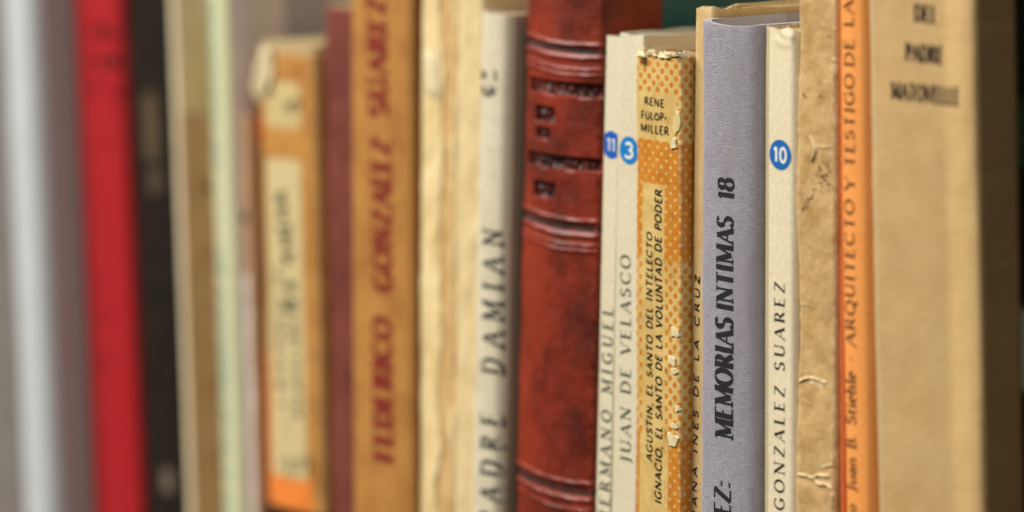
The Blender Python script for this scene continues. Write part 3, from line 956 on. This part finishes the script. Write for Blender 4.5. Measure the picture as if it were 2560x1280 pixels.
# lavender cloth
x20 = hit(1912, 640, .0095)[0]
b = Book('book', 'lavender woven cloth hardcover with bold black vertical title', 1751, 1905, -6, .0090, 58, bulge=.0022, r=.0042, t=.0022, right_x=x20 - .0004)
t = NT('cloth_lavender')
p_ = .80
uw = t.math('ADD', t.u, t.math('MULTIPLY', t.noise(.4, .25, 3, .6, 2), .35))
vw = t.math('ADD', t.math('MULTIPLY_ADD', t.u, .10, t.v), t.math('MULTIPLY', t.noise(.25, .4, 3, .6, 6), .45))
cu = t.math('SINE', t.math('MULTIPLY', uw, 2 * math.pi / p_))
cv = t.math('SINE', t.math('MULTIPLY', vw, 2 * math.pi / p_))
w1 = t.math('MULTIPLY', cu, cv)
thread = t.math('ADD', t.math('MULTIPLY_ADD', w1, .5, .5), t.math('MULTIPLY', t.math('SUBTRACT', t.noise(.35, 3.0, 3, .6, 9), .5), .9))
col = t.mix(t.step(thread, .10, .95), lin((110, 104, 120)), lin((208, 206, 214)))
col = t.mix(t.math('MULTIPLY', t.step(t.noise(3.0, .12, 2, .6, 12), .55, .72), .5), col, lin((128, 104, 122)))
col = t.mix(t.math('MULTIPLY', t.step(t.noise(.12, 3.0, 2, .6, 15), .58, .74), .5), col, lin((206, 200, 206)))
col = t.mix(t.math('MULTIPLY', t.step(t.noise(.09, .03, 4, .6, 17), .5, .75), .35), col, lin((150, 132, 118)))
hw_ = b.w * 500
col = t.mix(t.step(t.math('ABSOLUTE', t.u), hw_ + 32, hw_ + 32.4), col, lin((18, 30, 30)))
col = t.mix(t.math('MULTIPLY', t.wear(), .8), col, lin((216, 210, 214)))
t.bump(thread, .00032)
lav = t.done(col, .85, .15)
t.p.inputs['Sheen Weight'].default_value = .15
b.cover(lav, nu=60, nz=260, edge=.35, disp=lambda X, Z, S: fbm(X * 90, Z * 40, 71) * .00025,
        topf=lambda S: .0009 * np.cos(np.clip(S / b.w, -.5, .5) * math.pi))
b.block(pg[2], .0035, gap=.004)
# cloth wears the print a little: dark ink with threads showing
t = NT('ink_on_cloth')
w1 = t.math('MULTIPLY', t.math('SINE', t.math('MULTIPLY', t.u, 2 * math.pi / p_)), t.math('SINE', t.math('MULTIPLY', t.v, 2 * math.pi / p_)))
col = t.mix(t.math('MULTIPLY', t.step(t.math('ADD', w1, t.noise(1.5, 1.5, 3)), 1.0, 1.5), .55), lin((16, 15, 19)), lin((92, 84, 96)))
t.bump(w1, .00015)
ink_cloth = t.done(col, .6, .3)
write(b, 'MEMORIAS', (1836, 1100), (1838, 798), 46, ink_cloth, .21, .09, .11, .10)
write(b, 'INTIMAS', (1838, 778), (1839, 544), 43, ink_cloth, .21, .09, .11, .10)
write(b, '18', (1840, 502), (1840, 448), 42, ink_cloth, .21, .09, .11, .10)
write(b, 'AREZ:', (1831, 1372), (1831, 1207), 43, ink_cloth, .21, .09, .11, .10)

# ten
x21 = hit(1994, 640, .0095)[0]
b = Book('book', 'ivory paperback with a blue 10 sticker and spaced black capitals', 1912, 1990, -3, .0095, 66, r=.0020, t=.0005, right_x=x21 - .0003)
cr20 = [([b.loc(*p) for p in ((1952, 78), (1962, 88), (1978, 92), (1992, 90))], .0005), ([b.loc(*p) for p in ((1958, 100), (1972, 101), (1992, 98))], -.0008),
        ([b.loc(*p) for p in ((1940, 100), (1950, 108), (1975, 112))], .0003)]
b.cover(paper('cover_ivory_clean', (232, 218, 186), .07, .1, .05, dark=(212, 192, 150), stain=.14, off=53, rough=.48, spec=.4, wearcol=(240, 228, 200),
              side=[(-100, -b.w * 500 + 2.4, (186, 170, 132))]), nu=60, nz=240, edge=.4,  # shade of the left bevel painted into the cover colour
        disp=lambda X, Z, S: crease_field(cr20, .0007, X, Z) + fbm(X * 90, Z * 40, 73) * .00012,
        wearf=lambda X, Z, S: crease_field([(cr20[0][0], .9)], .0006, X, Z), topf=lambda S: .0006 * (1 + vnoise(S * 300, S * 0, 21)))
b.block(pg[0], .0012, ragged=.0004)
write(b, 'GONZALEZ SUAREZ', (1961, 1278), (1962, 708), 26, flat('ink_soft_black', (36, 34, 30), .6, .3, .25), .17, .06, .12, .34)
sticker(b, 1951, 387, .0086, '10', blue_b, white_num, num=(.56, .31))

# kraft
x22 = hit(2098, 640, .0105)[0]
b = Book('book', 'book wrapped in creased brown kraft paper with dark specks', 1994, 2096, -4, .0095, -120, bulge=.0004, r=.0012, t=.0008, right_x=x22 - .0003)
L_ = lambda *pp: [b.loc(*p) for p in pp]
cr = [(L_((2028, 343), (2036, 360), (2041, 375), (2036, 390), (2030, 400)), .0011), (L_((2036, 366), (2060, 368), (2076, 366)), .0004),
      (L_((1996, 954), (2012, 946), (2030, 946), (2044, 951), (2060, 958)), .0009), (L_((1998, 1186), (2018, 1190), (2032, 1196), (2044, 1188), (2070, 1191)), .0009),
      (L_((2032, 1196), (2046, 1210), (2066, 1212), (2082, 1224)), .0008), (L_((2056, 1168), (2084, 1162), (2088, 1120), (2090, 1090)), .0006),
      (L_((2000, 760), (2015, 763), (2030, 768)), .0003), (L_((2080, 150), (2088, 152), (2094, 146)), .0006), (L_((2080, 1240), (2086, 1200), (2088, 1165)), .0005),
      (L_((2003, 1000), (2012, 1004), (2022, 1010)), .0003), (L_((2060, 205), (2080, 210)), .0002)]


def kraft(X, Z, S):
    f = crease_field(cr, .00034, X, Z)
    # each fold is steeper below than above
    g2 = crease_field([(q, a) for q, a in cr], .0016, X, Z + .0010)
    return .55 * (f - .5 * g2) + fbm(X * 150, Z * 110, 77, 4) * .00022 + fbm(X * 40, Z * 22, 79, 2) * .0004


b.cover(paper('kraft_paper', (206, 172, 118), .42, .3, .14, dark=(172, 132, 76), stain=.4, off=59, wearcol=(236, 214, 170), rough=.5, spec=.4, bump=.0002), nu=120, nz=800, disp=kraft,
        wearf=lambda X, Z, S: np.clip(crease_field([(q, a * 900) for q, a in cr], .0005, X, Z), 0, 1), edge=.85)
b.block(pg[1], .002)
sp = random.Random(5)
specks = []
for i in range(46):
    if i < 30:
        px, py = 2062 + sp.gauss(0, 10), 436 + sp.gauss(0, 17)
    else:
        k = (i - 30) / 15
        px, py = 2042 - 36 * k + sp.gauss(0, 2.5), 472 + 56 * k + sp.gauss(0, 4)
    x, z = b.loc(px, py)
    rr = sp.uniform(.00018, .00042)
    specks.append([(x + rr * sp.uniform(.6, 1.3) * math.cos(q), z + rr * sp.uniform(.6, 1.3) * math.sin(q)) for q in np.linspace(0, 2 * math.pi, 8)[:-1]])
for px, py in ((2072, 90), (2009, 236), (2014, 242), (2050, 240)):
    x, z = b.loc(px, py)
    specks.append([(x + .0004 * math.cos(q), z + .0003 * math.sin(q)) for q in np.linspace(0, 2 * math.pi, 8)[:-1]])
b.decal('stain_specks', specks, flat('stain_brown', (104, 72, 36), .7), .00015)

# rust pamphlet
x23 = hit(2106, 640, .0095)[0]
b = Book('pamphlet', 'thin rust orange pamphlet squeezed between kraft and orange books', 2098, 2104, 4, .0105, 138, r=.0004, t=.0003, right_x=x23 - .0002)
b.cover(paper('cover_rust', (196, 96, 40), .2, .2, off=61), edge=.4)
b.block(pg[1], .0004)

# orange
x24 = hit(2182, 640, .0098)[0]
b = Book('book', 'bright orange book with thin brown vertical lettering', 2106, 2176, 16, .0095, -110, bulge=.0012, r=.0020, t=.0007, right_x=x24 - .0003)
b.cover(paper('cover_orange', (248, 164, 88), .10, .1, .05, dark=(238, 140, 62), stain=.06, off=67, rough=.4, spec=.45, wearcol=(250, 176, 110)), edge=.3)
b.block(pg[2], .002)
bro = flat('ink_brown', (70, 40, 18), .6, .3, .2)
write(b, 'ARQUITECTO', (2141, 868), (2138, 500), 27, bro, .18, .08, .12, .14)
write(b, 'Y', (2139, 480), (2139, 444), 27, bro, .18, .08, .12, .14)
write(b, 'TESTIGO', (2139, 420), (2138, 186), 27, bro, .18, .08, .12, .14)
write(b, 'DE LA', (2138, 168), (2135, 0), 27, bro, .18, .08, .12, .14)
write(b, '·', (2143, 908), (2143, 892), 27, bro, .16, .16, 0, .0)
write(b, 'Stiehle', (2143, 1064), (2142, 930), 29, bro, .17, .09, .08, .06)
write(b, 'B.', (2143, 1124), (2143, 1088), 27, bro, .17, .09, .10, .06)
write(b, 'Juan', (2143, 1232), (2143, 1146), 27, bro, .17, .09, .08, .06)
write(b, 'o', (2143, 1282), (2143, 1262), 27, bro, .17, .09, .0, .06)

# matovelle
x25 = hit(2545, 640, .0245)[0]
b = Book('book', 'thick beige book with smudged black name lines across its spine', 2182, 2450, 24, .0095, -130, bulge=.0010, r=.0010, t=.0010, right_x=x25 - .0004, depth=.15)
hw_ = b.w * 500
b.cover(paper('cover_beige', (198, 166, 114), .34, .3, .07, dark=(184, 148, 96), stain=.3, off=71, wearcol=(226, 196, 144), streak=(.03, .25, .25),
              side=[(hw_ + .5, 300, (140, 110, 70))], zones=[((196, 172, 126), -hw_ - 2, -hw_ + 2.2, 0, 400, .6, 1), ((216, 182, 124), hw_ - 10, hw_ - 3, 0, 400, 2, 3)]), edge=.4, nu=60, nz=160,
        disp=lambda X, Z, S: fbm(X * 60, Z * 35, 83) * .0003)
b.block(pg[1], .002)
smu = flat('ink_smudged', (58, 38, 26), .6, .3, .5)
write(b, 'DEL', (2288, 54), (2342, 60), 46, smu, .23, .13, .10, .12, along='h')
write(b, 'PADRE', (2266, 152), (2360, 162), 46, smu, .23, .13, .10, .10, along='h')
write(b, 'MATOVELLE', (2229, 248), (2400, 266), 46, smu, .23, .13, .10, .10, along='h')

b = Book('book', 'black green book with pale green spots beside the thick beige one', 2545, 2760, 20, .0245, -110, bulge=.001, r=.001, t=.0015)
b.cover(paper('cover_black_green', (14, 20, 15), .3, .1, .08, dark=(8, 10, 8), stain=0, rough=.5, off=79,
              zones=[((150, 176, 140), -b.w * 500 - 2, -b.w * 500 + 5, b.mm(2550, 975)[1], b.mm(2550, 770)[1], .8, 9), ((40, 78, 48), -b.w * 500 - 2, -b.w * 500 + 3, b.mm(2550, 420)[1], b.mm(2550, 250)[1], 1.5, 5)]), edge=.1)
b.block(pg[0], .002)
